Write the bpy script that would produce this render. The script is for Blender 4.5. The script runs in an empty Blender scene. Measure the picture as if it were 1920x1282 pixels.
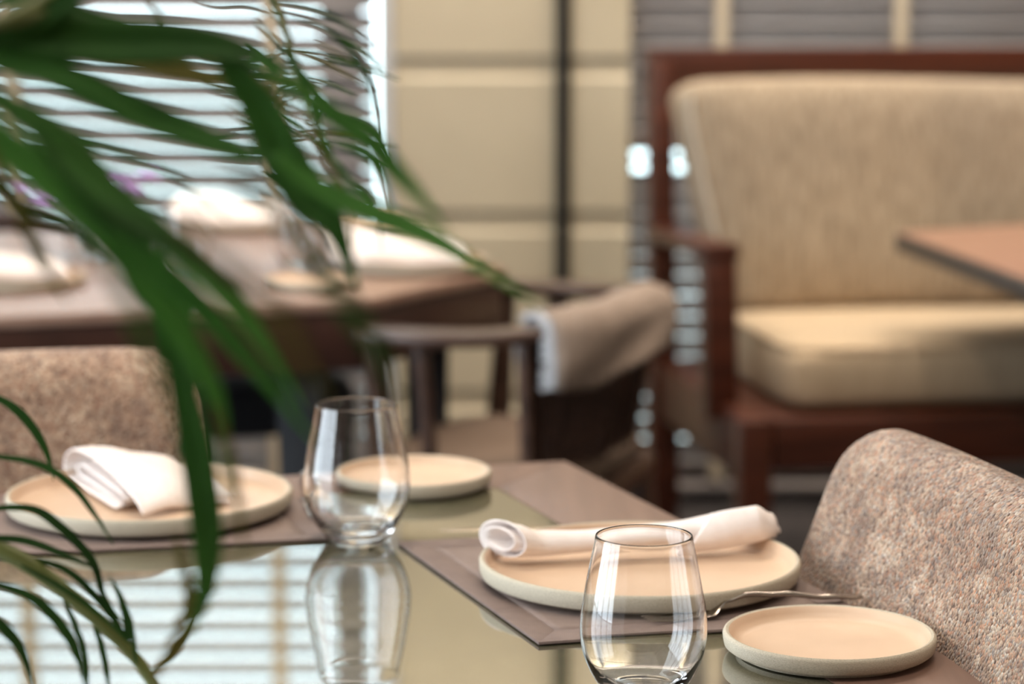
import bpy, bmesh, math, random
from math import sin, cos, pi, radians, sqrt, atan2
from mathutils import Vector, Matrix
random.seed(7)
SC = bpy.context.scene
COL = SC.collection
# ------------------------------------------------------------------ camera
CAMZ = 1.206
PITCH = radians(8.5)
FPX = 1920 * 85 / 36
cam = bpy.data.cameras.new('camera')
cam.lens = 85; cam.sensor_width = 36; cam.clip_start = .05; cam.clip_end = 200
cam.dof.use_dof = True; cam.dof.focus_distance = 1.63; cam.dof.aperture_fstop = 4.6
co = bpy.data.objects.new('camera', cam); COL.objects.link(co)
co.location = (0, 0, CAMZ); co.rotation_euler = (pi / 2 - PITCH, 0, 0)
SC.camera = co
# ------------------------------------------------------------------ world
w = bpy.data.worlds.new('sky'); SC.world = w; w.use_nodes = True
wn = w.node_tree.nodes; wl = w.node_tree.links
bg = wn['Background']
bg.inputs['Color'].default_value = (.80, .91, 1.0, 1); bg.inputs['Strength'].default_value = 6.4
# ------------------------------------------------------------------ lights
def area(name, loc, rot, sx, sy, power, color):
    l = bpy.data.lights.new(name, 'AREA'); l.shape = 'RECTANGLE'; l.size = sx; l.size_y = sy
    l.energy = power; l.color = color
    o = bpy.data.objects.new(name, l); COL.objects.link(o); o.location = loc; o.rotation_euler = rot
    return o
# daylight coming in through the tall window of the left wall (outside its opening)
area('side_window_daylight', (-2.75, 1.3, 1.65), (0, radians(-90), 0), 2.1, 2.6, 46, (.86, .93, 1.0))
def downlight(loc, power, size=.09, color=(1, .84, .68), spread=150):
    l = bpy.data.lights.new('downlight_lamp', 'AREA'); l.shape = 'DISK'; l.size = size; l.energy = power
    l.color = color; l.spread = radians(spread)
    o = bpy.data.objects.new('downlight_lamp', l); COL.objects.link(o); o.location = loc
    return o
DOWN = [(-.35, 2.6, 13), (.75, 3.2, 12), (-.9, 4.2, 6), (.1, 4.75, 4), (1.2, 4.6, 17), (.3, .9, 8)]
for x, y, p in DOWN: downlight((x, y, 2.84), p)
# long warm wash light hidden in the ceiling cove in front of the window wall
area('cove_wash', (.3, 5.22, 2.83), (radians(28), 0, 0), 3.6, .08, 78, (1, .94, .85))
# soft lit ceiling of the room behind the photographer
area('ceiling_panel_light', (.2, .6, 2.84), (0, 0, 0), 2.4, 1.6, 15, (1, .92, .84))
# exposure
SC.view_settings.view_transform = 'Standard'; SC.view_settings.look = 'None'
SC.view_settings.gamma = 1; SC.view_settings.use_curve_mapping = False
SC.view_settings.exposure = 0.0
SC.cycles.max_bounces = 12; SC.cycles.transmission_bounces = 12; SC.cycles.transparent_max_bounces = 16
SC.cycles.glossy_bounces = 6; SC.cycles.diffuse_bounces = 4
SC.cycles.use_denoising = True
SC.cycles.sample_clamp_indirect = 8

# ------------------------------------------------------------------ projection helpers (real places read off the photograph)
def ray(px, py):
    x = (px - 960) / FPX; y = -(py - 641) / FPX
    return Vector((x, cos(PITCH) + y * sin(PITCH), -sin(PITCH) + y * cos(PITCH)))
def atz(px, py, z=.74):
    d = ray(px, py); t = (z - CAMZ) / d.z
    return Vector((d.x * t, d.y * t, z))
def aty(px, py, Y):
    d = ray(px, py); t = Y / d.y
    return Vector((d.x * t, Y, CAMZ + d.z * t))

# ------------------------------------------------------------------ materials
def lin(c):
    return tuple((((v / 255) + .055) / 1.055) ** 2.4 if v > 10 else v / 255 / 12.92 for v in c) + (1,)
def mat(name, rgb=(200, 200, 200), rough=.5, metal=0, **kw):
    m = bpy.data.materials.new(name); m.use_nodes = True
    b = m.node_tree.nodes['Principled BSDF']
    b.inputs['Base Color'].default_value = lin(rgb); b.inputs['Roughness'].default_value = rough
    b.inputs['Metallic'].default_value = metal
    for k, v in kw.items(): b.inputs[k].default_value = v
    return m
def nd(m, t, **kw):
    n = m.node_tree.nodes.new(t)
    for k, v in kw.items():
        if k in n.inputs: n.inputs[k].default_value = v
        else: setattr(n, k, v)
    return n
def lk(m, a, b): m.node_tree.links.new(a, b)
def bsdf(m): return m.node_tree.nodes['Principled BSDF']
def ramp(m, stops, src):
    r = nd(m, 'ShaderNodeValToRGB')
    e = r.color_ramp.elements
    e[0].position, e[0].color = stops[0][0], lin(stops[0][1])
    e[1].position, e[1].color = stops[-1][0], lin(stops[-1][1])
    for p, c in stops[1:-1]:
        q = e.new(p); q.color = lin(c)
    lk(m, src, r.inputs['Fac'])
    return r
def coords(m, scale=(1, 1, 1), rot=(0, 0, 0)):
    t = nd(m, 'ShaderNodeTexCoord'); mp = nd(m, 'ShaderNodeMapping')
    mp.inputs['Scale'].default_value = scale; mp.inputs['Rotation'].default_value = rot
    lk(m, t.outputs['Object'], mp.inputs['Vector'])
    return mp.outputs['Vector']
def noise(m, vec, scale, detail=4, rough=.55):
    n = nd(m, 'ShaderNodeTexNoise', Scale=scale, Detail=detail, Roughness=rough)
    lk(m, vec, n.inputs['Vector']); return n.outputs['Fac']
def bump(m, h, strength=.3, dist=.001):
    b = nd(m, 'ShaderNodeBump', Strength=strength, Distance=dist)
    lk(m, h, b.inputs['Height']); lk(m, b.outputs['Normal'], bsdf(m).inputs['Normal'])
def mixc(m, fac, a, b, mode='MIX'):
    x = nd(m, 'ShaderNodeMix', data_type='RGBA', blend_type=mode)
    for s, i in ((fac, 0), (a, 6), (b, 7)):
        if hasattr(s, 'is_linked'): lk(m, s, x.inputs[i])
        else: x.inputs[i].default_value = s
    return x.outputs[2]
def mth(m, op, a, b=0.0):
    x = nd(m, 'ShaderNodeMath', operation=op)
    for s, i in ((a, 0), (b, 1)):
        if hasattr(s, 'is_linked'): lk(m, s, x.inputs[i])
        else: x.inputs[i].default_value = s
    return x.outputs[0]

def wood(name, dark, light, rough=.4, axis=0, scale=9):
    m = mat(name, light, rough)
    sc = [14, 14, 14]; sc[axis] = 1.2
    v = coords(m, tuple(sc))
    f = noise(m, v, scale / 3, 6, .6)
    r = ramp(m, [(.3, dark), (.7, light)], f)
    lk(m, r.outputs['Color'], bsdf(m).inputs['Base Color'])
    bump(m, f, .15, .0006)
    return m
def tweed(name, stops, cell=420, tint=(150, 128, 110)):
    m = mat(name, tint, .95)
    v = coords(m)
    vo = nd(m, 'ShaderNodeTexVoronoi', Scale=cell); lk(m, v, vo.inputs['Vector'])
    sp = nd(m, 'ShaderNodeSeparateColor'); lk(m, vo.outputs['Color'], sp.inputs['Color'])
    r = ramp(m, stops, sp.outputs[0])
    big = mth(m, 'ADD', mth(m, 'MULTIPLY', noise(m, v, 60, 5, .7), .55), mth(m, 'MULTIPLY', noise(m, v, 13, 3, .6), .45))
    r2 = ramp(m, [(.40, (112, 84, 68)), (.5, (172, 152, 136)), (.58, (210, 200, 190))], big)
    c = mixc(m, .75, r.outputs['Color'], r2.outputs['Color'], 'MULTIPLY')
    lk(m, c, bsdf(m).inputs['Base Color'])
    bump(m, mth(m, 'SUBTRACT', 1.0, vo.outputs['Distance']), 1.0, .0024)
    bsdf(m).inputs['Sheen Weight'].default_value = .3
    return m
M = {}
M['tweed_right'] = tweed('tweed_right', [(.0, (120, 96, 84)), (.25, (205, 176, 150)), (.5, (236, 220, 200)), (.7, (226, 168, 130)), (.85, (160, 150, 146)), (1, (250, 240, 226))], 400)
M['tweed_left'] = tweed('tweed_left', [(.0, (132, 100, 86)), (.3, (240, 206, 178)), (.6, (255, 232, 206)), (.8, (206, 160, 134)), (1, (250, 236, 214))], 340)
M['dark_leg'] = wood('dark_leg', (40, 28, 22), (62, 44, 34))
M['sofa_wood'] = wood('sofa_wood', (62, 29, 18), (90, 45, 28), .33)
M['chair_wood'] = wood('chair_wood', (56, 38, 30), (86, 62, 50), .30)
M['bg_table_top'] = wood('bg_table_top', (140, 110, 96), (165, 136, 120), .3)
M['bg_table_side'] = wood('bg_table_side', (52, 32, 26), (70, 44, 36), .35)
M['frame_wood'] = wood('frame_wood', (106, 80, 68), (126, 98, 84), .5, 1)
M['dark_top'] = wood('dark_top', (150, 112, 92), (176, 136, 114), .3)
M['dark_edge'] = mat('dark_edge', (74, 68, 62), .45)
M['charcoal'] = mat('charcoal', (26, 30, 36), .7)
M['steel'] = mat('steel', (170, 160, 150), .24, 1)
M['black_metal'] = mat('black_metal', (34, 34, 32), .4, .3)
M['white_frame'] = mat('white_frame', (205, 205, 205), .45)
M['dark_frame'] = mat('dark_frame', (70, 66, 66), .5)
M['mauve_frame'] = mat('mauve_frame', (140, 130, 128), .6)
M['tape'] = mat('tape', (206, 190, 164), .9)
M['ceiling'] = mat('ceiling', (226, 220, 210), .9)
M['wall_plain'] = mat('wall_plain', (140, 124, 108), .8)
M['ground'] = mat('ground', (226, 236, 234), .9)
M['brass'] = mat('brass', (190, 150, 90), .3, 1)
M['leaf_stem'] = mat('leaf_stem', (92, 98, 44), .5)
M['pot'] = mat('pot', (120, 104, 90), .7)
M['soil'] = mat('soil', (50, 38, 30), .95)
M['lavender'] = mat('lavender', (190, 150, 220), .7)
M['sprig'] = mat('sprig', (96, 120, 70), .7)
def cream_panel():
    m = mat('cream_panel', (204, 190, 162), .55)
    v = coords(m); f = noise(m, v, 3, 3)
    r = ramp(m, [(.3, (198, 184, 156)), (.7, (210, 196, 168))], f)
    lk(m, r.outputs['Color'], bsdf(m).inputs['Base Color'])
    return m
M['cream'] = cream_panel()
def slat_mat(name, a, b):
    m = mat(name, a, .45); v = coords(m, (1, 8, 40)); f = noise(m, v, 6, 3)
    r = ramp(m, [(.3, a), (.7, b)], f); lk(m, r.outputs['Color'], bsdf(m).inputs['Base Color']); return m
M['slat_left'] = slat_mat('slat_left', (122, 116, 116), (142, 136, 134))
M['slat_right'] = slat_mat('slat_right', (148, 138, 134), (176, 166, 160))
def floor_mat():
    m = mat('floor_stone', (70, 66, 64), .16); v = coords(m); f = noise(m, v, 5, 6)
    r = ramp(m, [(.3, (56, 52, 52)), (.7, (84, 78, 76))], f); lk(m, r.outputs['Color'], bsdf(m).inputs['Base Color']); return m
M['floor'] = floor_mat()
def marble():
    m = mat('polished_stone', (90, 88, 70), .018, 0, IOR=4.8)
    v = coords(m)
    f = noise(m, v, 6, 8, .65)
    wv = nd(m, 'ShaderNodeTexWave', Scale=7, Distortion=14, Detail=6); wv.inputs['Detail Scale'].default_value = 2.5
    lk(m, v, wv.inputs['Vector'])
    vein = ramp(m, [(.0, (0, 0, 0)), (.93, (0, 0, 0)), (.985, (60, 60, 60)), (1, (120, 120, 120))], wv.outputs['Fac'])
    r = ramp(m, [(.3, (60, 60, 48)), (.55, (88, 85, 62)), (.75, (112, 104, 72))], f)
    c = mixc(m, vein.outputs['Color'], r.outputs['Color'], lin((150, 142, 112)))
    lk(m, c, bsdf(m).inputs['Base Color'])
    return m
M['marble'] = marble()
def plate_in():
    m = mat('inside_warm_lit', (214, 184, 156), .42); v = coords(m); f = noise(m, v, 900, 2)  # the well's warmer tone is inter-reflected light put into the colour
    f2 = noise(m, v, 14, 3)
    r = ramp(m, [(.3, (206, 176, 148)), (.7, (218, 188, 160))], f2)
    c = mixc(m, ramp(m, [(.62, (0, 0, 0)), (.72, (90, 90, 90))], f).outputs['Color'], r.outputs['Color'], lin((176, 146, 118)))
    lk(m, c, bsdf(m).inputs['Base Color']); return m
def plate_out():
    m = mat('stoneware_outside', (206, 192, 168), .75); v = coords(m, (1, 1, 3)); f = noise(m, v, 700, 3, .7)
    r = ramp(m, [(.3, (164, 154, 136)), (.6, (196, 186, 166))], f)
    lk(m, r.outputs['Color'], bsdf(m).inputs['Base Color']); bump(m, f, .25, .0004); return m
M['plate_in'] = plate_in(); M['plate_out'] = plate_out()
def cloth(name, a, b, sc=900, rough=.9):
    m = mat(name, a, rough)
    v = coords(m)
    w1 = nd(m, 'ShaderNodeTexWave', Scale=sc / 6.28, bands_direction='X'); w2 = nd(m, 'ShaderNodeTexWave', Scale=sc / 6.28, bands_direction='Y')
    lk(m, v, w1.inputs['Vector']); lk(m, v, w2.inputs['Vector'])
    h = mth(m, 'MULTIPLY', w1.outputs['Fac'], w2.outputs['Fac'])
    f = noise(m, v, 60, 5, .7)
    r = ramp(m, [(.3, a), (.7, b)], f)
    lk(m, r.outputs['Color'], bsdf(m).inputs['Base Color'])
    bump(m, h, .35, .0004); return m
M['napkin'] = cloth('napkin_linen', (244, 232, 226), (252, 244, 240), 1500)
M['mat'] = cloth('placemat_weave', (122, 104, 96), (136, 118, 110), 1300, .7)
M['mat_edge'] = cloth('placemat_hem', (112, 94, 88), (126, 108, 100), 1300, .7)
M['throw'] = cloth('throw_wool', (142, 126, 114), (166, 148, 134), 500, 1)
M['fringe'] = cloth('throw_fringe', (170, 172, 176), (200, 202, 206), 300, 1)
def slub(name, a, b, c):
    m = mat(name, a, .95); v = coords(m, (70, 70, 5)); f = noise(m, v, 1.6, 5, .65)
    f2 = noise(m, coords(m), 2.2, 3)
    r = ramp(m, [(.3, a), (.5, b), (.72, c)], f)
    lk(m, mixc(m, .35, r.outputs['Color'], ramp(m, [(.35, (150, 132, 112)), (.65, (225, 205, 176))], f2).outputs['Color'], 'MULTIPLY'), bsdf(m).inputs['Base Color'])
    bump(m, f, .4, .002); return m
M['sofa_back'] = slub('sofa_back_fabric', (146, 132, 114), (182, 166, 144), (210, 196, 174))
M['sofa_seat'] = slub('sofa_seat_fabric', (196, 176, 148), (206, 186, 158), (214, 196, 168))
M['sofa_pipe'] = mat('sofa_piping', (205, 196, 180), .9)
def leafm(name, a, b):
    m = mat(name, a, .6); bsdf(m).inputs['Specular IOR Level'].default_value = .3; v = coords(m, (1, 1, 1)); f = noise(m, v, 9, 3)
    r = ramp(m, [(.35, a), (.65, b)], f); lk(m, r.outputs['Color'], bsdf(m).inputs['Base Color'])
    nt = m.node_tree; tr = nd(m, 'ShaderNodeBsdfTranslucent'); mx = nd(m, 'ShaderNodeMixShader'); mx.inputs[0].default_value = .38
    lk(m, r.outputs['Color'], tr.inputs['Color']); lk(m, bsdf(m).outputs[0], mx.inputs[1]); lk(m, tr.outputs[0], mx.inputs[2])
    lk(m, mx.outputs[0], nt.nodes['Material Output'].inputs['Surface']); return m
M['leaf'] = leafm('leaf_green', (40, 84, 28), (76, 126, 54))
M['leaf_dark'] = leafm('leaf_dark', (30, 64, 20), (56, 98, 34))
M['leaf_olive'] = leafm('leaf_olive', (96, 92, 34), (126, 118, 56))
M['leaf_bright_lit'] = leafm('leaf_bright_lit', (62, 122, 46), (100, 156, 72))  # bright green; stronger light on the leaves is put into this colour
def glass_mat():
    m = mat('clear_glass', (255, 255, 255), 0.0, 0, IOR=1.48); bsdf(m).inputs['Transmission Weight'].default_value = 1
    return m
M['glass'] = glass_mat()
def pane_mat():
    m = bpy.data.materials.new('window_glass'); m.use_nodes = True; nt = m.node_tree; nt.nodes.remove(bsdf(m))
    t = nd(m, 'ShaderNodeBsdfTransparent'); t.inputs[0].default_value = (.94, .97, .96, 1)
    g = nd(m, 'ShaderNodeBsdfGlossy'); g.inputs['Roughness'].default_value = 0
    fr = nd(m, 'ShaderNodeFresnel', IOR=1.45); mx = nd(m, 'ShaderNodeMixShader')
    lk(m, fr.outputs[0], mx.inputs[0]); lk(m, t.outputs[0], mx.inputs[1]); lk(m, g.outputs[0], mx.inputs[2])
    lk(m, mx.outputs[0], nt.nodes['Material Output'].inputs['Surface']); return m
M['pane'] = pane_mat()

# ------------------------------------------------------------------ object helpers
def empty(name, loc=(0, 0, 0), rz=0, label=None, cat=None, group=None, kind=None):
    o = bpy.data.objects.new(name, None); COL.objects.link(o); o.location = loc; o.rotation_euler = (0, 0, rz)
    o.empty_display_size = .05
    return tag(o, label, cat, group, kind)
def tag(o, label=None, cat=None, group=None, kind=None):
    if label: o['label'] = label
    if cat: o['category'] = cat
    if group: o['group'] = group
    if kind: o['kind'] = kind
    return o
class MB:
    def __init__(s): s.b = bmesh.new()
    def box(s, c, d, rot=None, bev=0, seg=2):
        r = bmesh.ops.create_cube(s.b, size=1)
        vs = r['verts']
        bmesh.ops.scale(s.b, vec=d, verts=vs)
        if bev:
            es = list({e for v in vs for e in v.link_edges})
            rr = bmesh.ops.bevel(s.b, geom=es, offset=bev, segments=seg, affect='EDGES', profile=.5)
            vs = list({v for f in rr['faces'] for v in f.verts} | {v for v in vs if v.is_valid})
        if rot: bmesh.ops.rotate(s.b, cent=(0, 0, 0), matrix=rot, verts=vs)
        bmesh.ops.translate(s.b, vec=c, verts=vs); return s
    def bar(s, p, q, w, h, up=(0, 0, 1), bev=0, w2=None, h2=None):
        p, q = Vector(p), Vector(q); d = (q - p).normalized(); u = Vector(up)
        sx = d.cross(u).normalized(); uu = sx.cross(d).normalized()
        w2 = w if w2 is None else w2; h2 = h if h2 is None else h2
        loops = []
        for c, ww, hh in ((p, w, h), (q, w2, h2)):
            loops.append([c + sx * a * ww / 2 + uu * b * hh / 2 for a, b in ((-1, -1), (1, -1), (1, 1), (-1, 1))])
        n0 = set(s.b.verts)
        s.loft(loops)
        if bev:
            vs = [v for v in s.b.verts if v not in n0]
            es = list({e for v in vs for e in v.link_edges})
            bmesh.ops.bevel(s.b, geom=es, offset=bev, segments=2, affect='EDGES', profile=.5)
        return s
    def loft(s, loops, cap=True, closed=True):
        vv = [[s.b.verts.new(p) for p in L] for L in loops]; n = len(loops[0])
        for i in range(len(vv) - 1):
            for j in range(n if closed else n - 1):
                k = (j + 1) % n
                s.b.faces.new((vv[i][j], vv[i][k], vv[i + 1][k], vv[i + 1][j]))
        if cap and closed:
            s.b.faces.new(list(reversed(vv[0]))); s.b.faces.new(vv[-1])
        return s
    def tube(s, pts, rad, n=10, flat=1.0, up=(0, 0, 1)):
        pts = [Vector(p) for p in pts]; loops = []
        for i, p in enumerate(pts):
            d = (pts[min(i + 1, len(pts) - 1)] - pts[max(i - 1, 0)]).normalized()
            u = Vector(up)
            if abs(d.dot(u)) > .95: u = Vector((1, 0, 0))
            a = d.cross(u).normalized(); b = a.cross(d).normalized()
            r = rad[i] if isinstance(rad, (list, tuple)) else rad
            loops.append([p + a * cos(t) * r + b * sin(t) * r * flat for t in [2 * pi * k / n for k in range(n)]])
        return s.loft(loops)
    def lathe(s, prof, n=64, closed_prof=False, c=(0, 0, 0)):
        rings = []
        for r, z in prof:
            if r < 1e-6: rings.append([s.b.verts.new((c[0], c[1], c[2] + z))])
            else: rings.append([s.b.verts.new((c[0] + r * cos(2 * pi * k / n), c[1] + r * sin(2 * pi * k / n), c[2] + z)) for k in range(n)])
        for a, b in zip(rings[:-1], rings[1:]):
            for k in range(n):
                j = (k + 1) % n
                if len(a) == 1 and len(b) == 1: continue
                if len(a) == 1: s.b.faces.new((a[0], b[j], b[k]))
                elif len(b) == 1: s.b.faces.new((a[k], a[j], b[0]))
                else: s.b.faces.new((a[k], a[j], b[j], b[k]))
        return s
    def prism(s, poly, z0, z1, bev=0):
        n0 = set(s.b.verts)
        s.loft([[Vector((x, y, z0)) for x, y in poly], [Vector((x, y, z1)) for x, y in poly]])
        if bev:
            es = list({e for v in s.b.verts if v not in n0 for e in v.link_edges})
            bmesh.ops.bevel(s.b, geom=es, offset=bev, segments=2, affect='EDGES', profile=.5)
        return s
    def build(s, name, m, parent=None, smooth=True, ang=40, loc=None, kind=None, inv=False):
        bmesh.ops.recalc_face_normals(s.b, faces=s.b.faces)
        me = bpy.data.meshes.new(name)
        if smooth:
            for f in s.b.faces: f.smooth = True
            for e in s.b.edges:
                if len(e.link_faces) == 2 and e.calc_face_angle(0) > radians(ang): e.smooth = False
        s.b.to_mesh(me); s.b.free()
        o = bpy.data.objects.new(name, me); COL.objects.link(o)
        me.materials.append(M[m] if isinstance(m, str) else m)
        if parent: o.parent = parent
        if loc is not None: o.location = loc
        if kind: o['kind'] = kind
        return o
def copy_tree(o, parent=None):
    c = o.copy(); COL.objects.link(c)
    if parent: c.parent = parent
    for ch in list(o.children): copy_tree(ch, c)
    return c
def superloop(cx, cy, cz, a, b, n=32, e=4.0, axes='xy'):
    out = []
    for k in range(n):
        t = 2 * pi * k / n
        c, s_ = cos(t), sin(t)
        u = a * math.copysign(abs(c) ** (2 / e), c); v = b * math.copysign(abs(s_) ** (2 / e), s_)
        if axes == 'xy': out.append(Vector((cx + u, cy + v, cz)))
        elif axes == 'yz': out.append(Vector((cx, cy + u, cz + v)))
    return out

# ------------------------------------------------------------------ the room
WY = 5.5          # inner face of the window wall
def S(b, name, m, parent=None, smooth=False, **k):
    o = b.build(name, m, parent, smooth, **k)
    if parent is None: o['kind'] = 'structure'
    return o
S(MB().box((.2, 2.0, -.05), (6.4, 8.0, .1)), 'floor', 'floor')
S(MB().box((.2, 2.0, 2.9), (6.4, 8.0, .1)), 'ceiling', 'ceiling')
S(MB().box((3.3, 2.0, 1.42), (.1, 8.0, 2.85)), 'wall_right', 'wall_plain')
S(MB().box((.2, -2.0, 1.42), (6.4, .1, 2.85)), 'wall_rear', 'wall_plain')
# left wall with a tall window opening (x=-2.6)
lw = MB()
lw.box((-2.65, -.98, 1.42), (.1, 1.96, 2.85)); lw.box((-2.65, 4.2, 1.42), (.1, 3.2, 2.85))
lw.box((-2.65, 1.3, .25), (.1, 2.6, .5)); lw.box((-2.65, 1.3, 2.78), (.1, 2.6, .14))
S(lw, 'wall_left', 'wall_plain')
wf3 = S(MB().box((-2.62, 1.3, 1.6), (.06, .06, 2.2)).box((-2.62, .03, 1.6), (.06, .06, 2.2)).box((-2.62, 2.57, 1.6), (.06, .06, 2.2)).box((-2.62, .67, 1.6), (.05, .05, 2.2)).box((-2.62, 1.93, 1.6), (.05, .05, 2.2)), 'window_3', 'white_frame')  # unseen inner bars added to split the daylight reflection into thin streaks
# back wall: pillar of cream panels between two tall windows
pxl, pxr = aty(738, 300, WY).x, aty(1181, 300, WY).x
S(MB().box(((pxl + pxr) / 2, WY + .17, 1.42), (pxr - pxl - .01, .26, 2.85)), 'pillar_core', 'wall_plain')
pil = empty('wall_back', (0, 0, 0), kind='structure')
xs = [pxl, aty(1049, 300, WY).x - .004, aty(1061, 300, WY).x + .004, pxr]
def zrow(py, Y=WY): return aty(960, py, Y).z
edges = [2.85, 2.42, 2.0, 1.58, zrow(-170), zrow(109), zrow(398), zrow(733), .0]
edges = sorted(set(edges), reverse=True)
for i in range(len(edges) - 1):
    zt, zb = edges[i], edges[i + 1]
    if zt - zb < .02: continue
    for a, b in ((xs[0], xs[1]), (xs[2], xs[3])):
        wd = b - a
        # each panel: a chamfered upper lip and a flat face
        pr = MB()
        y0 = WY
        prof = [(y0 + .04, zb + .004), (y0, zb + .004), (y0, zt - .048), (y0 + .008, zt - .040), (y0 + .008, zt - .006), (y0 + .012, zt - .003), (y0 + .04, zt - .003)]
        pr.loft([[Vector((xx, yy, zz)) for yy, zz in prof] for xx in (a + .001, b - .001)])
        pr.build('panel', 'cream', pil, smooth=False)
S(MB().box(((xs[1] + xs[2]) / 2, WY + .005, 1.42), (xs[2] - xs[1] + .012, .05, 2.84)), 'trim_1', 'black_metal')
# windows: frame and panes set behind the blinds
def window(name, x0, x1, muls, fm='mauve_frame', low=.10):
    wdw = empty(name, (0, 0, 0), kind='structure')
    yf = WY + .16
    f = MB().box(((x0 + x1) / 2, yf, low / 2), (x1 - x0, .10, low)).box(((x0 + x1) / 2, yf, 2.80), (x1 - x0, .10, .10))
    f.build('window_frame', fm, wdw, smooth=False)
    if fm == 'dark_frame': MB().box((x0 + .006, yf, 1.42), (.012, .10, 2.68)).build('stile', fm, wdw, smooth=False)
    for xm, wm in muls:
        MB().box((xm, yf, 1.42), (wm, .10, 2.68), bev=.004).build('mullion', fm, wdw, smooth=False)
    ed = [x0] + [m_[0] for m_ in muls] + [x1]
    for a, b in zip(ed[:-1], ed[1:]):
        if b - a > .06: MB().box(((a + b) / 2, yf, 1.42), (b - a - .01, .008, 2.66)).build('pane', 'pane', wdw, smooth=False)
    return wdw
YB = WY + .04    # blinds plane
jx0 = aty(712, 300, WY).x
mx = aty(643, 300, WY + .16).x
window('window_1', -2.6, pxl, [(mx, aty(680, 300, WY + .16).x - aty(606, 300, WY + .16).x), (-1.7, .07)])
window('window_2', pxr, 3.25, [(1.15, .06), (2.2, .06)], 'dark_frame', .10)
S(MB().box(((jx0 + pxl) / 2, WY + .07, 1.42), (pxl - jx0 - .002, .16, 2.84)), 'trim_2', 'white_frame')
# exterior terrace outside the windows
S(MB().box((0, 25.6, -.12), (60, 40, .1)), 'terrace_ground', 'ground')

def blind(name, x0, x1, Y, pitch, tapes, tilt, depth, m, label, zref, ztop=2.78, zbot=.06, odd=()):
    root = empty(name, (0, 0, 0), 0, label, 'blind', None)
    proto = None
    k0 = math.ceil((zbot - zref) / pitch); k = k0; i = 0
    while zref + k * pitch < ztop:
        z = zref + k * pitch
        if proto is None:
            b = MB(); n = 6; loops = []
            for xx in (x0, x1):
                up_ = [Vector((xx, -depth / 2 + depth * j / n, .0015 + .0022 * (1 - (2 * j / n - 1) ** 2))) for j in range(n + 1)]
                dn_ = [Vector((xx, -depth / 2 + depth * j / n, -.0015 + .0022 * (1 - (2 * j / n - 1) ** 2))) for j in range(n, -1, -1)]
                loops.append(up_ + dn_)
            b.loft(loops); proto = b.build('slat', m, root, ang=30); o = proto
        else:
            o = proto.copy(); COL.objects.link(o)
        o.location = (0, Y, z); t = tilt + random.uniform(-.02, .02)
        for (zz, tt) in odd:
            if abs(z - zz) < pitch * .5: t = tt
        o.rotation_euler = (-t, random.uniform(-.0008, .0008), 0)
        k += 1
    for tx in tapes:
        for yy in (-depth / 2 - .003, depth / 2 + .003):
            MB().box((tx, Y + yy * (abs(cos(tilt)) + .04), (ztop + zbot) / 2), (.030, .0012, ztop - zbot)).build('ladder_tape', 'tape', root, smooth=False)
    MB().box(((x0 + x1) / 2, Y, ztop + .03), (x1 - x0, .06, .05), bev=.004).build('head_rail', m, root)
    MB().box(((x0 + x1) / 2, Y, zbot - .02), (x1 - x0, .05, .022), bev=.004).build('bottom_rail', m, root)
    return root
lx1 = aty(706, 300, YB).x
z_l = zrow(85, YB)
blind('venetian_blind', -2.55, lx1, YB, .0512, [aty(512, 300, YB).x, aty(28, 300, YB).x, -2.0], radians(-58.5), .05, 'slat_left',
      'open venetian blind glowing with daylight behind the palm leaves', z_l)
z_r = zrow(65, YB)
blind('venetian_blind', pxr + .0003, 3.2, YB, .0478, [aty(1352, 40, YB).x, aty(1686, 40, YB).x, 1.35, 1.8, 2.3, 2.8], radians(46.6), .070, 'slat_right',
      'nearly closed grey venetian blind with cream tapes behind the wooden sofa', z_r, odd=[(zrow(285, YB), radians(15))])

# ceiling downlight fittings (above the frame)
for i, (x, y, p) in enumerate(DOWN):
    d = empty('downlight', (x, y, 2.85), 0, 'small round recessed downlight in the pale ceiling', 'light', 'ceiling downlights')
    MB().lathe([(.045, .0), (.06, -.004), (.062, .0), (.045, .0)]).build('rim', 'white_frame', d)

# ------------------------------------------------------------------ front table
TZ = .74
cor = Vector((.052, 2.331)); dR = Vector((.277, -.763)).normalized(); dF = Vector((-.517, -.141)).normalized()
c2 = cor + dR * 1.75; c3 = c2 + dF * 1.5; c4 = cor + dF * 1.5
FW = .105
def inset(p, a, b):   # corner p inset by FW along the two edge directions a, b (unit, pointing away from p)
    sn = abs(a.x * b.y - a.y * b.x); return p + a * (FW / sn) + b * (FW / sn)
outer = [cor, c2, c3, c4]
inner = [inset(cor, dR, dF), inset(c2, -dR, dF), inset(c3, -dR, -dF), inset(c4, dR, -dF)]
t1 = empty('dining_table', (0, 0, 0), 0, 'dining table with polished stone top in a mitred taupe wood frame, in front', 'table')
for i in range(4):
    j = (i + 1) % 4
    MB().prism([tuple(outer[i]), tuple(outer[j]), tuple(inner[j]), tuple(inner[i])], TZ - .035, TZ, bev=.0012).build('frame_rail', 'frame_wood', t1, ang=25)
sh = [p + (sum(inner, Vector((0, 0))) / 4 - p).normalized() * .0012 for p in inner]
MB().prism([tuple(p) for p in sh], TZ - .02, TZ - .0006).build('stone_top', 'marble', t1, smooth=False)
for p in inner:
    MB().bar((p.x, p.y, TZ - .036), (p.x, p.y, .002), .06, .06, up=(1, 0, 0), w2=.045, h2=.045, bev=.004).build('leg', 'dark_leg', t1)

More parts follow.
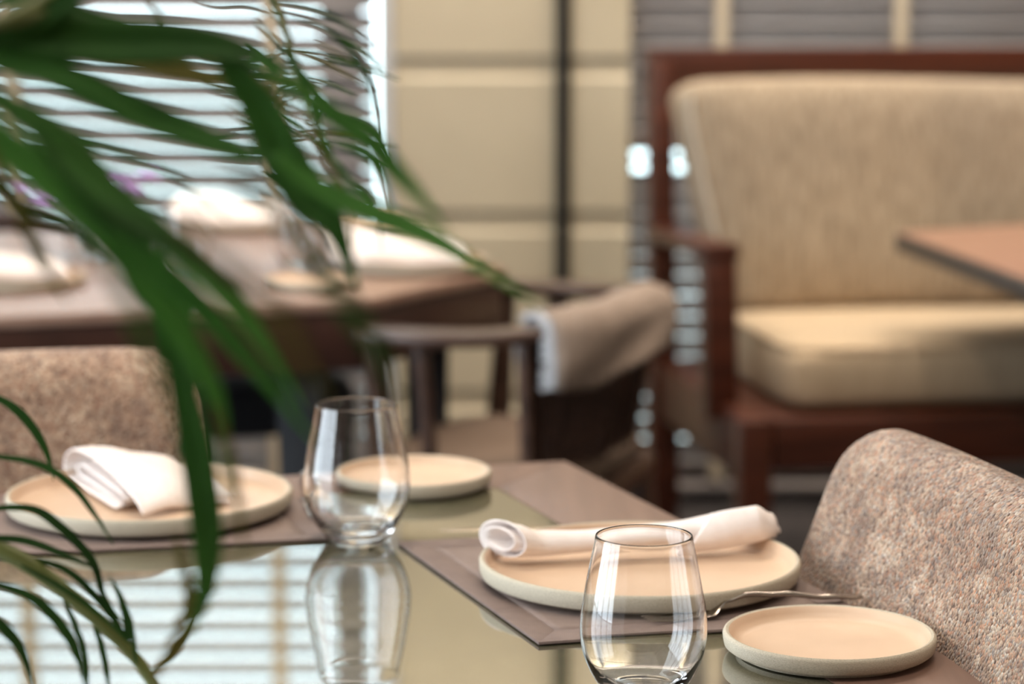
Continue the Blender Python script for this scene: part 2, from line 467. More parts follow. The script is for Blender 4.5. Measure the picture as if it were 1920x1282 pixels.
# placemats
def placemat(name, quad, label, th=.0022):
    root = empty(name, (0, 0, 0), 0, label, 'placemat', None)
    q = [Vector(p) for p in quad]; c = sum(q, Vector((0, 0))) / 4
    def lerp(u, v):
        return (q[0] * (1 - u) * (1 - v) + q[1] * u * (1 - v) + q[2] * u * v + q[3] * (1 - u) * v)
    b = MB(); N = 24
    e = .085
    for (side, name2, mm) in (('in', 'woven_field', 'mat'),):
        vs = [[b.b.verts.new((*lerp(e + (1 - 2 * e) * i / N, e + (1 - 2 * e) * j / N), TZ + th)) for j in range(N + 1)] for i in range(N + 1)]
        for i in range(N):
            for j in range(N): b.b.faces.new((vs[i][j], vs[i + 1][j], vs[i + 1][j + 1], vs[i][j + 1]))
    f = b.build('woven_field', 'mat', root); md = f.modifiers.new('s', 'SOLIDIFY'); md.thickness = th - .0004; md.offset = -1
    b = MB()
    O = [lerp(0, 0), lerp(1, 0), lerp(1, 1), lerp(0, 1)]; I = [lerp(e, e), lerp(1 - e, e), lerp(1 - e, 1 - e), lerp(e, 1 - e)]
    for i in range(4):
        j = (i + 1) % 4
        b.prism([tuple(O[i]), tuple(O[j]), tuple(I[j]), tuple(I[i])], TZ + .0004, TZ + th + .0004, bev=.0003)
    b.build('hem', 'mat_edge', root, ang=25)
    return root
A, B_ = atz(745, 1020).xy, atz(1010, 1210).xy
Cc = Vector((.268, 1.728)); Dd = Vector((.160, 2.026))
placemat('placemat', [A, B_, Cc, Dd], 'taupe placemat under the large plate with the rolled napkin')
L1 = Vector((-.138, 1.990)); 
L4 = L1 + Vector((-.341, .940)) * .235
L2 = L1 + Vector((-.98, -.215)).normalized() * .36; L3 = L2 + Vector((-.341, .940)) * .235
placemat('placemat', [L1, L2, L3, L4], 'taupe placemat under the large plate with the folded napkin, beyond the leaves')

# plates: body, and a well whose colour carries the warm light inside
def plate(r, h, label, loc, group=None):
    root = empty('dinner_plate' if r > .1 else 'side_plate', loc, 0, label, 'plate', group)
    t = .0055; fl = .006
    out = MB().lathe([(0, .0012), (r * .80, .0012), (r * .83, 0), (r * .86, 0), (r * .875, .003), (r * .95, .0034), (r * .985, .0055), (r - .0004, .009), (r, h - .0025),
                      (r - .0008, h - .0008), (r - t * .4, h), (r - t * .75, h - .0006)], 96)
    out.build('body', 'plate_out', root)
    ins = MB().lathe([(r - t * .75, h - .0006), (r - t, h - .002), (r - t - .0012, fl + .005), (r - t - .004, fl + .0018), (r - t - .010, fl), (r * .45, fl - .0002), (0, fl - .0002)], 96)
    ins.build('warm_lit_well', 'plate_in', root)
    return root
def center(px, far, near, z):
    a, b = atz(px, far, z), atz(px, near, z); c = (a + b) / 2; return Vector((c.x, c.y))
HS, HL = .0155, .0185
c = center(1555, 1134, 1236, TZ + HS); P_fs = plate(.0745, HS, 'small empty beige stoneware plate beside the front glass', (c.x, c.y, TZ + .0003))
c = center(1199, 986, 1119, TZ + HL); P_fl = plate(.1255, HL, 'large beige stoneware plate holding the rolled napkin', (c.x, c.y, TZ + .0027)); PFL = c
c = center(774, 847, 917, TZ + HS); P_bs = plate(.0735, HS, 'small empty beige stoneware plate behind the farther glass', (c.x, c.y, TZ + .0003))
c = center(281, 868, 986, TZ + HL); P_bl = plate(.1255, HL, 'large beige stoneware plate holding the folded napkin, by the left tweed chair', (c.x, c.y, TZ + .0027)); PBL = c

# glasses
def tumbler(label, loc, s):
    root = empty('stemless_glass', loc, 0, label, 'glass', None)
    o = [(0, .0006), (.016, .0003), (.0215, 0), (.0245, .0012), (.029, .006), (.036, .0165), (.0415, .029), (.0442, .041), (.0448, .051), (.0440, .062), (.0418, .076), (.0388, .092), (.0358, .106), (.0340, .1155)]
    tin = .0011
    i = [(.0335, .1160), (.0329, .1156), (.0347, .106), (.0377, .092), (.0407, .076), (.0429, .062), (.0437, .051), (.0430, .041), (.0402, .030), (.0345, .0195), (.027, .0115), (.018, .0078), (.008, .0066), (0, .0064)]
    # smooth the profile with Catmull-Rom
    pr = o + i; pts = []
    for k in range(len(pr) - 1):
        p0, p1, p2, p3 = [Vector(pr[min(max(k + d, 0), len(pr) - 1)]) for d in (-1, 0, 1, 2)]
        for q in range(4):
            t = q / 4
            v = .5 * ((2 * p1) + (p2 - p0) * t + (2 * p0 - 5 * p1 + 4 * p2 - p3) * t * t + (3 * p1 - p0 - 3 * p2 + p3) * t ** 3)
            pts.append((max(v.x, 0), v.y))
    pts.append(pr[-1]); pts[0] = (0, pts[0][1]); pts[-1] = (0, pts[-1][1])
    pts = [(r * s, z * s) for r, z in pts]
    MB().lathe(pts, 128).build('bowl', 'glass', root, ang=80)
    return root
yb = 1.99; tumbler('clear stemless glass in front of the small far plate, partly behind the palm', (aty(669, 900, yb).x, yb, TZ + .0003), 1.0)
yf = 1.539; tumbler('clear stemless glass standing nearest, before the rolled napkin', (aty(1206, 1200, yf).x, yf, TZ + .0003), .934)

# rolled napkin
def rolled_napkin(label, p, q, zbase, s=1.0):
    p, q = Vector(p), Vector(q); L = (q - p).length; ang = atan2(q.y - p.y, q.x - p.x)
    root = empty('rolled_napkin', (p.x, p.y, zbase), ang, label, 'napkin', None)
    def R(t):
        ks = [(0, .0205), (.05, .0180), (.12, .0140), (.3, .0125), (.6, .0128), (.8, .0150), (.9, .0148), (.96, .0100), (1, .0035)]
        for (a, ra), (b, rb) in zip(ks[:-1], ks[1:]):
            if t <= b:
                f = (t - a) / (b - a); f = f * f * (3 - 2 * f); return (ra + (rb - ra) * f) * s
        return ks[-1][1] * s
    b = MB(); NT, NA = 60, 130; g = []
    TURN = 2 * pi * 2.15
    for i in range(NT + 1):
        t = i / NT; row = []
        for j in range(NA + 1):
            u = j / NA; th = u * TURN - 1.1
            r = R(t) * (1 - .62 * u) * (1 + .04 * sin(2 * th + 5 * t))
            x = L * t - .85 * r * cos(th) * (1 - t) ** 8 - .006 * u * (1 - t) ** 8
            row.append(b.b.verts.new((x, r * cos(th) * 1.12, R(t) * .92 + r * sin(th) * .88 + .004 * max(0, t - .75) * 4)))
        g.append(row)
    for i in range(NT):
        for j in range(NA): b.b.faces.new((g[i][j], g[i][j + 1], g[i + 1][j + 1], g[i + 1][j]))
    o = b.build('cloth_roll', 'napkin', root, ang=180); md = o.modifiers.new('s', 'SOLIDIFY'); md.thickness = .0011; md.offset = -1
    # the folded corner wrapped over the far end
    b = MB(); g = []
    for i in range(21):
        u = i / 20; row = []
        for j in range(21):
            v = j / 20; th = -1.75 + v * 2.9
            t = .63 + .345 * u + .0 * v
            t2 = t + (1 - u) * .16 * abs(v - .35)
            t2 = min(t2, .985)
            r = R(t2) * 1.10 + .0012 + .002 * sin(v * 6) * (1 - u)
            row.append(b.b.verts.new((L * t2, -r * cos(th) * 1.12, R(t2) * .92 + r * sin(th) * .88 + .004 * max(0, t2 - .75) * 4 + .0005)))
        g.append(row)
    for i in range(20):
        for j in range(20): b.b.faces.new((g[i][j], g[i][j + 1], g[i + 1][j + 1], g[i + 1][j]))
    o = b.build('folded_corner', 'napkin', root, ang=180); md = o.modifiers.new('s', 'SOLIDIFY'); md.thickness = .0011; md.offset = 1
    return root
pa = aty(950, 1040, 1.865); pb = aty(1462, 1010, 1.915)
RN = rolled_napkin('white linen napkin rolled into a tube across the near large plate', (pa.x, 1.868), (pb.x, 1.915), TZ + .0098)
RN.rotation_euler.y = radians(-2.2)

# folded napkin bundle
def folded_napkin(label, loc, rz, s=1.0, W=.125, ky=1.0, kz=1.0):
    root = empty('folded_napkin', loc, rz, label, 'napkin', None)
    # profile along depth (y): lower layer goes back, rolls up, comes forward and droops in front
    prof = [(-.030, .0015), (-.01, .002), (.03, .002), (.048, .003), (.057, .010), (.056, .022), (.047, .029), (.03, .0300), (.008, .0270), (-.018, .0215), (-.036, .0155), (-.045, .009), (-.047, .003)]
    b = MB(); g = []; N = 30
    for i in range(N + 1):
        u = i / N; row = []
        for k, (y, z) in enumerate(prof):
            f = k / (len(prof) - 1)
            zz = z * (1 - .55 * max(0, u - .35) ** 1.2 / .65) + .0012 * sin(9 * u + k)
            yy = y * (1 - .15 * u) + .003 * sin(5 * u + k * .4)
            row.append(b.b.verts.new(((u - .5) * W * s + .012 * (f - .5) * (1 - u), yy * s * ky, (zz * kz + .0006) * s)))
        g.append(row)
    for i in range(N):
        for j in range(len(prof) - 1): b.b.faces.new((g[i][j], g[i][j + 1], g[i + 1][j + 1], g[i + 1][j]))
    o = b.build('cloth_fold', 'napkin', root, ang=180); m1 = o.modifiers.new('s', 'SOLIDIFY'); m1.thickness = .0022
    m2 = o.modifiers.new('u', 'SUBSURF'); m2.levels = 1; m2.render_levels = 1
    # inner layers
    b = MB(); g = []
    pr = [(-.035, .010), (-.02, .0135), (.01, .017), (.035, .0185), (.044, .014), (.036, .0085), (.01, .007), (-.028, .0055)]
    for i in range(N + 1):
        u = i / N; row = []
        for k, (y, z) in enumerate(pr):
            row.append(b.b.verts.new(((u - .46) * W * s * 1.02, (y + .004 * sin(4 * u + 1)) * s * ky, z * kz * (1 - .5 * max(0, u - .35)) * s)))
        g.append(row)
    for i in range(N):
        for j in range(len(pr) - 1): b.b.faces.new((g[i][j], g[i][j + 1], g[i + 1][j + 1], g[i + 1][j]))
    o = b.build('inner_fold', 'napkin', root, ang=180); m1 = o.modifiers.new('s', 'SOLIDIFY'); m1.thickness = .0018
    return root
fp = atz(283, 935, TZ + .012)
folded_napkin('white linen napkin folded into a bundle on the left large plate', (-.322, 2.122, TZ + .0092), radians(29), 1.0, .094, 1.72, 1.2)

# cutlery
def fork(label, p, q, z, lift=.012, name='fork'):
    p, q = Vector(p), Vector(q); L = (q - p).length; ang = atan2(q.y - p.y, q.x - p.x)
    root = empty(name, (p.x, p.y, z), ang, label, 'cutlery', None)
    def zc(t):  # arched profile, tips down, neck up
        ks = [(0, .0028), (.12, .0012), (.27, .003), (.36, .0105), (.46, .0135), (.6, .0110), (.85, .0050), (1, .0022)]
        for (a, ra), (b, rb) in zip(ks[:-1], ks[1:]):
            if t <= b:
                f = (t - a) / (b - a); f = f * f * (3 - 2 * f); return ra + (rb - ra) * f
        return ks[-1][1]
    # handle + head plate
    ks = [(.24, .011, .0010), (.29, .0115, .0011), (.33, .007, .0013), (.37, .0034, .0016), (.45, .0027, .0020), (.6, .0032, .0021), (.85, .0048, .0020), (.97, .0056, .0018), (1, .0042, .0014)]
    loops = []
    for k in range(49):
        t = .24 + .76 * k / 48
        for (a, w1, h1), (b, w2, h2) in zip(ks[:-1], ks[1:]):
            if t <= b + 1e-9:
                f = (t - a) / (b - a); f = f * f * (3 - 2 * f); wd = w1 + (w2 - w1) * f; hh = h1 + (h2 - h1) * f; break
        loops.append([Vector((L * t, wd * cos(a), zc(t) + hh * sin(a))) for a in [2 * pi * i / 14 for i in range(14)]])
    MB().loft(loops).build('handle', 'steel', root)
    for k in range(4):
        y = (-1.5 + k) * .0058
        MB().tube([(L * t, y * (1 - .06 * (1 - t / .26)), zc(t)) for t in [0, .03, .07, .12, .17, .22, .265]], [.0006, .0012, .0015, .0016, .0017, .0019, .0022], 8, .6).build('tine', 'steel', root)
    return root
f1 = atz(1225, 1190, TZ); f2 = atz(1612, 1132, TZ)
fork('steel fork lying on the near placemat with its handle toward the right tweed chair', (.097, 1.712), (.264, 1.781), TZ + .003)
def knife(label, p, q, z):
    p, q = Vector(p), Vector(q); L = (q - p).length; ang = atan2(q.y - p.y, q.x - p.x)
    root = empty('table_knife', (p.x, p.y, z), ang, label, 'cutlery', None)
    lo = []
    for t, wd, hh in ((0, .001, .0004), (.04, .006, .0006), (.15, .009, .0007), (.42, .009, .0009), (.5, .005, .002), (.52, .0042, .003), (.7, .0048, .0032), (.95, .0055, .0030), (1, .0042, .002)):
        lo.append([Vector((L * t, wd * cos(a), .0032 + hh * sin(a))) for a in [2 * pi * i / 14 for i in range(14)]])
    MB().loft(lo[:5]).build('blade', 'steel', root); MB().loft(lo[4:]).build('handle', 'steel', root)
    return root
k2 = atz(1345, 986, TZ + .004)
knife('steel knife behind the near large plate, its handle end reaching the table edge', (-.062, 2.0), (k2.x, k2.y), TZ + .0028)
fork('steel fork between the left large plate and the farther glass', (-.165, 2.05), (-.196, 2.25), TZ + .003)

# ------------------------------------------------------------------ tweed chairs
def tweed_chair(label, loc, rz, m, W=.23, tilt=radians(14), top=.85, name='upholstered_chair', cr=.055, flare=.018):
    """local: faces -y (toward the table at -y); back at +y"""
    root = empty(name, loc, rz, label, 'chair', None)
    # backrest shell lofted upward
    b = MB(); loops = []; z0 = .40; n = 40
    H = top - z0
    hs = [0, .02, .06, .12, .2, .3, .4, .5, .6, .7, .78]
    hs += [1 - (cr / H) * (1 - sin(pi / 2 * k / 10)) for k in range(11)]
    hs = sorted(set(h for h in hs if h <= 1))
    for h in hs:
        z = z0 + H * h; d = max(0, (z - (top - cr)) / cr)
        wd = W + flare * (1 - h) - cr + cr * sqrt(max(0, 1 - min(d, 1) ** 2)) if d > 0 else W + flare * (1 - h)
        tk = .027 * sqrt(max(.03, 1 - max(0, (z - (top - .03)) / .031) ** 2)) if z > top - .03 else .027
        yb = (z - z0) * math.tan(tilt)
        L_ = []
        for p_ in superloop(0, 0, z, wd, tk, n, 5):
            bend = -.014 * (p_.x / W) ** 2
            L_.append(Vector((p_.x, p_.y + yb + bend, z)))
        loops.append(L_)
    b.loft(loops); b.build('backrest', m, root, ang=70)
    # seat cushion
    b = MB(); loops = []
    for z, k in ((.40, .9), (.405, .96), (.42, 1), (.45, 1), (.468, .985), (.478, .95), (.482, .88)):
        loops.append([Vector((p_.x, p_.y, z)) for p_ in superloop(0, -.235, z, .235 * k, .225 * k, 40, 5)])
    b.loft(loops); b.build('seat', m, root, ang=70)
    for sx, sy in ((-1, -1), (1, -1), (-1, 1), (1, 1)):
        x = sx * .19; y = -.235 + sy * .18
        MB().tube([(x, y, .41), (x + sx * .02, y + sy * .03, .002)], [.018, .011], 12).build('leg', 'dark_leg', root)
    return root
# right chair: back lies along the right table edge; top far corner at pixel (1640..1690, 800)
cR = aty(1660, 800, 1.93); 
dirR = Vector((.046, -.20)).normalized()      # along the chair back, toward the camera
topc = Vector((.303, 1.940))                   # far top corner (inner face)
ctr_top = topc + dirR * .235
rzR = atan2(dirR.y, dirR.x)                    # local +x along dirR
# local +y must point away from the table (to +x world): rotate so that local x -> dirR gives y = (-dirR.y, dirR.x)
nrm = Vector((-dirR.y, dirR.x))
tl = radians(20)
base = ctr_top - nrm * (math.tan(tl) * .45)
tweed_chair('speckled tweed chair at the right edge of the front table', (base.x, base.y, 0), rzR, 'tweed_right', W=.235, tilt=tl, cr=.05, top=.853)
# left chair: facing the camera across the far edge
dirL = Vector((.97, .24)).normalized()
tcl = Vector((-.312, 2.345)) - dirL * .235
nrmL = Vector((-dirL.y, dirL.x))
baseL = tcl - nrmL * (math.tan(radians(11)) * .45)
tweed_chair('brown tweed chair behind the left plate, facing the camera', (baseL.x, baseL.y, 0), atan2(dirL.y, dirL.x), 'tweed_left', W=.235, tilt=radians(11), cr=.055, top=.853)

# ------------------------------------------------------------------ background table
bt = empty('dining_table', (0, 0, 0), 0, 'thick brown wooden table by the window with a chamfered corner', 'table')
P = [(-1.45, 3.10), (-.215, 3.545), (-.008, 3.93), (-.33, 4.72), (-1.75, 4.25), (-1.9, 3.6)]
MB().prism(P, TZ - .018, TZ, bev=.003).build('tabletop', 'bg_table_top', bt, ang=25)
Pc = Vector((sum(p[0] for p in P) / 6, sum(p[1] for p in P) / 6))
Pi = [tuple(Pc + (Vector(p) - Pc) * .992) for p in P]
MB().prism(Pi, TZ - .105, TZ - .0185, bev=.003).build('apron', 'bg_table_side', bt, ang=25)
for p in P:
    q = Pc + (Vector(p) - Pc) * .86
    MB().bar((q.x, q.y, TZ - .106), (q.x, q.y, .002), .07, .07, up=(1, 0, 0), w2=.05, h2=.05, bev=.004).build('leg', 'charcoal', bt)
# settings on it
def bgpos(px, py, z=TZ): return atz(px, py, z)
c = bgpos(770, 505); plate(.125, HL, 'large beige plate under a white napkin near the chamfered corner of the far table', (c.x, c.y, TZ + .0005))
folded_napkin('white napkin spread on the plate at the chamfered corner of the far table', (c.x - .03, c.y, TZ + .012), radians(8), 1.7)
c = bgpos(583, 540); plate(.0735, HS, 'small beige plate near the front edge of the far table', (c.x, c.y, TZ + .0005))
c = bgpos(10, 536); plate(.125, HL, 'large beige plate at the left side of the far table, cut by the frame', (c.x, c.y, TZ + .0005))
folded_napkin('white napkin on the cut-off plate at the left of the far table', (c.x, c.y + .01, TZ + .012), radians(20), 1.3)
c = bgpos(440, 428); plate(.125, HL, 'large beige plate at the far side of the far table, nearest the blind', (c.x, c.y, TZ + .0005))
folded_napkin('heaped white napkin on the plate nearest the blind', (c.x - .02, c.y, TZ + .012), radians(-15), 1.6)
c = bgpos(690, 424); plate(.0735, HS, 'small beige plate at the far right of the far table', (c.x, c.y, TZ + .0005))
g0 = bgpos(605, 530); tumbler('clear stemless glass beside the small plate on the far table', (bgpos(560, 500).x, bgpos(560, 500).y, TZ + .0005), .95)
g0 = bgpos(345, 520); tumbler('clear stemless glass beside the flower vase on the far table', (g0.x, g0.y, TZ + .0005), .95)
# flower vase
c = bgpos(175, 482)
vz = empty('flower_vase', (c.x, c.y, TZ + .0005), 0, 'small glass vase of lavender-coloured flowers on the far table', 'vase')
MB().lathe([(0, .0), (.03, .0), (.04, .004), (.045, .025), (.042, .05), (.034, .07), (.036, .08), (.0335, .08), (.0315, .07), (.039, .05), (.042, .025), (.036, .008), (0, .007)], 48).build('glass_body', 'glass', vz)
for k in range(16):
    a = k * 2.39; rr = .03 + .085 * ((k * 37) % 10) / 10; h = .095 + .045 * ((k * 13) % 7) / 7
    x, y = rr * cos(a) * 1.2, rr * sin(a)
    MB().tube([(x * .12, y * .12, .012), (x * .22, y * .22, .07), (x, y, h)], .0014, 6).build('stem', 'sprig', vz)
    b = MB()
    for q in range(6):
        aa = q * 1.05 + k; b.box((x + .012 * cos(aa), y + .012 * sin(aa), h + .004 + .004 * (q % 2)), (.018, .012, .004), Matrix.Rotation(aa, 3, 'Z') @ Matrix.Rotation(.5, 3, 'Y'), bev=.0015)
    b.build('blossom', 'lavender', vz)

sl = empty('padded_stool', (-.475, 4.32, 0), radians(17), 'low charcoal padded stool under the far table', 'stool')
lp = []
for z, k in ((.415, .96), (.42, 1), (.485, 1), (.498, .97), (.503, .9)): lp.append(superloop(0, 0, z, .17 * k, .16 * k, 40, 6))
MB().loft(lp).build('seat', 'charcoal', sl)
for sx in (-1, 1):
    for sy in (-1, 1): MB().bar((sx * .13, sy * .12, .414), (sx * .14, sy * .13, .002), .05, .05, up=(1, 0, 0), w2=.03, h2=.03, bev=.003).build('leg', 'charcoal', sl)
# ------------------------------------------------------------------ wooden armchairs
def catmull(pts, n=8):
    pts = [Vector(p) for p in pts]; out = []
    for k in range(len(pts) - 1):
        p0, p1, p2, p3 = [pts[min(max(k + d, 0), len(pts) - 1)] for d in (-1, 0, 1, 2)]
        for q in range(n):
            t = q / n
            out.append(.5 * ((2 * p1) + (p2 - p0) * t + (2 * p0 - 5 * p1 + 4 * p2 - p3) * t * t + (3 * p1 - p0 - 3 * p2 + p3) * t ** 3))
    out.append(pts[-1]); return out
RAIL = catmull([(-.165, -.290, .692), (-.07, -.300, .692), (.03, -.285, .694), (.105, -.235, .700), (.148, -.14, .702), (.162, 0, .705), (.148, .14, .702), (.105, .235, .700), (.03, .285, .694), (-.07, .300, .692), (-.165, .290, .692)], 8)
def armchair(label, loc, rz):
    root = empty('wooden_armchair', loc, rz, label, 'chair')
    loops = []
    for i, p in enumerate(RAIL):
        d = RAIL[min(i + 1, len(RAIL) - 1)] - RAIL[max(i - 1, 0)]; d.z = 0; d.normalize()
        nn = Vector((-d.y, d.x, 0)); e = min(i, len(RAIL) - 1 - i)
        wd = (.036 if e > 1 else .024) - .010 * min(1, e / 44); hh = .012 + .016 * max(0, (e - 22) / 18)
        loops.append([p + nn * wd * math.copysign(abs(cos(a)) ** .5, cos(a)) + Vector((0, 0, hh * math.copysign(abs(sin(a)) ** .5, sin(a)))) for a in [2 * pi * (k + .5) / 16 for k in range(16)]])
    MB().loft(loops).build('arm_rail', 'chair_wood', root, ang=50)
    b = MB(); lp = []
    for z, k in ((.415, .97), (.42, 1), (.44, 1), (.45, .97)):
        lp.append(superloop(-.03, 0, z, .19 * k, .255 * k, 40, 4))
    b.loft(lp); b.build('seat_frame', 'chair_wood', root)
    b = MB(); lp = []
    for z, k in ((.4505, .9), (.455, .95), (.475, .955), (.487, .9), (.492, .8)):
        lp.append(superloop(-.035, 0, z, .18 * k, .245 * k, 40, 4))
    b.loft(lp); b.build('seat_pad', 'pad', root)
    n = len(RAIL) - 1
    for f in (.10, .265): 
        for s_ in (f, 1 - f):
            p = RAIL[int(n * s_)]; q = Vector((p.x * .95, p.y * .86, .44))
            MB().bar((q.x, q.y, q.z), (p.x, p.y, p.z - .008), .026 if f < .2 else .05, .018, up=(1, 0, 0), bev=.003).build('spindle', 'chair_wood', root)
    for k in range(11):
        s_ = .30 + .40 * k / 10; p = RAIL[int(n * s_)]; q = Vector((p.x * .70, p.y * .80, .44))
        d = Vector((p.x, p.y, 0)).normalized()
        MB().bar(q, (p.x, p.y, p.z - .01), .05, .014, up=d, bev=.003).build('back_slat', 'chair_wood', root)
    for sx in (-1, 1):
        for sy in (-1, 1):
            top = .69 if sx < 0 else .44
            xa = -.15 if sx < 0 else .10
            MB().tube([(xa, sy * (.285 if sx < 0 else .2), .455 if sx > 0 else top), (xa, sy * .235, .43), (xa + sx * .05, sy * .25, .002)], [.016, .022, .013], 12).build('leg', 'chair_wood', root)
    return root
M['pad'] = mat('seat_pad_fabric', (120, 100, 84), .9)
ACL = (.035, 3.744, 0); ACR = radians(-20)
AC = armchair('dark wooden armchair with a horseshoe rail and a throw over its back', ACL, ACR)
A2 = armchair('dark wooden armchair tucked under the far table in front of the blind', (-1.15, 4.92, 0), radians(84))
# throw blanket over the back rail
def throw():
    root = empty('throw_blanket', ACL, ACR, 'taupe wool throw with a pale frayed edge over the armchair back', 'blanket')
    i0, i1 = 23, 45
    pts = RAIL[i0:i1 + 1]; b = MB(); g = []
    NS = 22
    for i, p in enumerate(pts):
        u = i / (len(pts) - 1)
        d = RAIL[min(i0 + i + 1, len(RAIL) - 1)] - RAIL[max(i0 + i - 1, 0)]; d.z = 0; d.normalize()
        nn = Vector((d.y, -d.x, 0))     # outward
        row = []
        hang_o = .075 + .012 * sin(u * 7) - .01 * u; hang_i = .06
        for j in range(NS + 1):
            v = j / NS
            if v < .42:      # inner hang -> top
                f = v / .42; off = -.040 - .003 * sin(9 * u); z = -hang_i * (1 - f) 
                q = nn * off + Vector((0, 0, z + .0))
            elif v < .58:
                f = (v - .42) / .16; a = pi * (1 - f); q = nn * (.038 * cos(a)) + Vector((0, 0, .004 + .022 * sin(a)))
            else:
                f = (v - .58) / .42; q = nn * (.038 + .012 * sin(f * 3 + u * 8) * f) + Vector((0, 0, -hang_o * f + .004 * (1 - f)))
            q += Vector((0, 0, .002 * sin(u * 23 + v * 5)))
            row.append(b.b.verts.new(p + q))
        g.append(row)
    for i in range(len(g) - 1):
        for j in range(NS): b.b.faces.new((g[i][j], g[i][j + 1], g[i + 1][j + 1], g[i + 1][j]))
    edge = [v.co.copy() for v in g[0]]
    o = b.build('wool_cloth', 'throw', root, ang=180); m1 = o.modifiers.new('s', 'SOLIDIFY'); m1.thickness = .009; m1.offset = 1
    fr = MB()
    for j in range(len(edge) - 1):
        for q in range(5):
            p = edge[j].lerp(edge[j + 1], q / 5); d = Vector((-.012 - random.uniform(0, .012), random.uniform(-.006, .003), random.uniform(-.01, .004)))
            fr.tube([p, p + d * .5 + Vector((0, 0, .001)), p + d], [.0042, .0036, .0015], 5)
    fr.build('frayed_edge', 'fringe', root, kind='stuff')
throw()

# ------------------------------------------------------------------ sofa
FLs = aty(1390, 800, 4.25); BLs = aty(1224, 300, 5.02)
u = Vector((.984, .165, 0)).normalized(); SO = Vector((FLs.x, 4.25, 0)); rzS = atan2(u.y, u.x)
sf = empty('wooden_sofa', (SO.x, SO.y, 0), rzS, 'reddish wooden sofa with beige back and seat cushions by the right window', 'sofa')
# local x right, y back.  width 1.7, depth .76
SW, SD = 1.75, .78
for (x, nm) in ((.0, 0), (SW - .065, 1)):
    MB().box((x + .030, .030, .2135), (.058, .058, .423), bev=.004).build('leg', 'sofa_wood', sf)
    # rear leg and back stile, slightly raked
    MB().bar((x + .025, SD - .06, .002), (x + .025, SD - .06, .42), .05, .06, up=(1, 0, 0), bev=.004).build('leg', 'sofa_wood', sf)
    MB().bar((x + .025, SD - .06, .42), (x + .025, SD + .01, 1.045), .05, .05, up=(1, 0, 0), bev=.004).build('back_stile', 'sofa_wood', sf)
    MB().bar((x + (.012 if x < .5 else .05), .20, .40), (x + (.006 if x < .5 else .05), .21, .70), .062, .058, up=(1, 0, 0), bev=.004).build('arm_post', 'sofa_wood', sf)
    MB().bar((x + (.006 if x < .5 else .05), .175, .712), (x + .025, SD - .03, .690), .066, .028, bev=.006).build('armrest', 'sofa_wood', sf)
    MB().box((x + .03, SD / 2 - .03, .370), (.045, SD - .16, .115), bev=.004).build('side_rail', 'sofa_wood', sf)
MB().box((SW / 2, .03, .380), (SW - .13, .05, .092), bev=.004).build('front_rail', 'sofa_wood', sf)
MB().box((SW / 2, SD - .06, .385), (SW - .13, .045, .085), bev=.004).build('rear_rail', 'sofa_wood', sf)
MB().box((SW / 2, SD * .5, .418), (SW - .02, SD - .1, .018), bev=.003).build('seat_deck', 'sofa_wood', sf)
MB().box((SW / 2, SD + .012, 1.025), (SW, .05, .085), bev=.004).build('top_rail', 'sofa_wood', sf)
for k in range(9):
    MB().bar((.2 + k * .17, SD - .055, .43), (.2 + k * .17, SD + .005, .985), .03, .016, up=(1, 0, 0), bev=.002).build('back_slat', 'sofa_wood', sf)
def cushion(name, m, x0, x1, yz, parent, e=4.5, rnd=.05, pipe=True, sag=.0, shear=0):
    """loft along x, section is a superellipse centred (cy,cz) half sizes (hy,hz) tilted by ta"""
    cy, cz, hy, hz, ta = yz
    b = MB(); lp = []; N = 30
    ts = [0, .004, .012, .025, .045, .07, .1] + [.1 + .8 * k / 16 for k in range(1, 17)] + [.93, .955, .975, .988, .996, 1]
    for t in ts:
        dx = min(t, 1 - t) * (x1 - x0)
        k = sqrt(max(.0, 1 - max(0, 1 - dx / rnd) ** 2))
        ky = .55 + .45 * k
        L_ = []
        for p_ in superloop(0, 0, 0, hy * (1 - (1 - k) * rnd / hy * .95), hz * (1 - (1 - k) * rnd / hz * .7), 44, e, 'yz'):
            y, z = p_.y, p_.z
            z += sag * sin(t * 9) * (z > 0)
            xs_ = shear * (z / hz) * (1 - t) ** 3
            L_.append(Vector((x0 + (x1 - x0) * t - xs_, cy + y * cos(ta) - z * sin(ta), cz + y * sin(ta) + z * cos(ta))))
        lp.append(L_)
    b.loft(lp); o = b.build(name, m, parent, ang=80)
    return o
sc = cushion('seat_cushion', 'sofa_seat', .105, SW - .09, (.345, .486, .285, .064, 0), sf, 5.5, .045, sag=.003)
bc = cushion('back_cushion', 'sofa_back', .055, SW - .055, (.63, .775, .065, .232, radians(-9)), sf, 4, .07, sag=.006, shear=.045)
# piping around the top edge of the seat cushion
pz = []
for p_ in superloop(SW / 2 + .007, .345, .541, (SW - .195) / 2 - .006, .278, 120, 14): pz.append(p_)
pz.append(pz[0]); MB().tube(pz, .0045, 6).build('piping', 'sofa_seat', sc)
pz = []
ta = radians(-9)
for k in range(41):
    v = k / 40; zz = -.19 + .39 * v; yy = -.058
    pz.append(Vector((.075 + .012 * (abs(2 * v - 1)) ** 6 - .045 * zz / .232, .63 + yy * cos(ta) - zz * sin(ta), .775 + yy * sin(ta) + zz * cos(ta))))
MB().tube(pz, .006, 6).build('piping', 'sofa_pipe', bc)
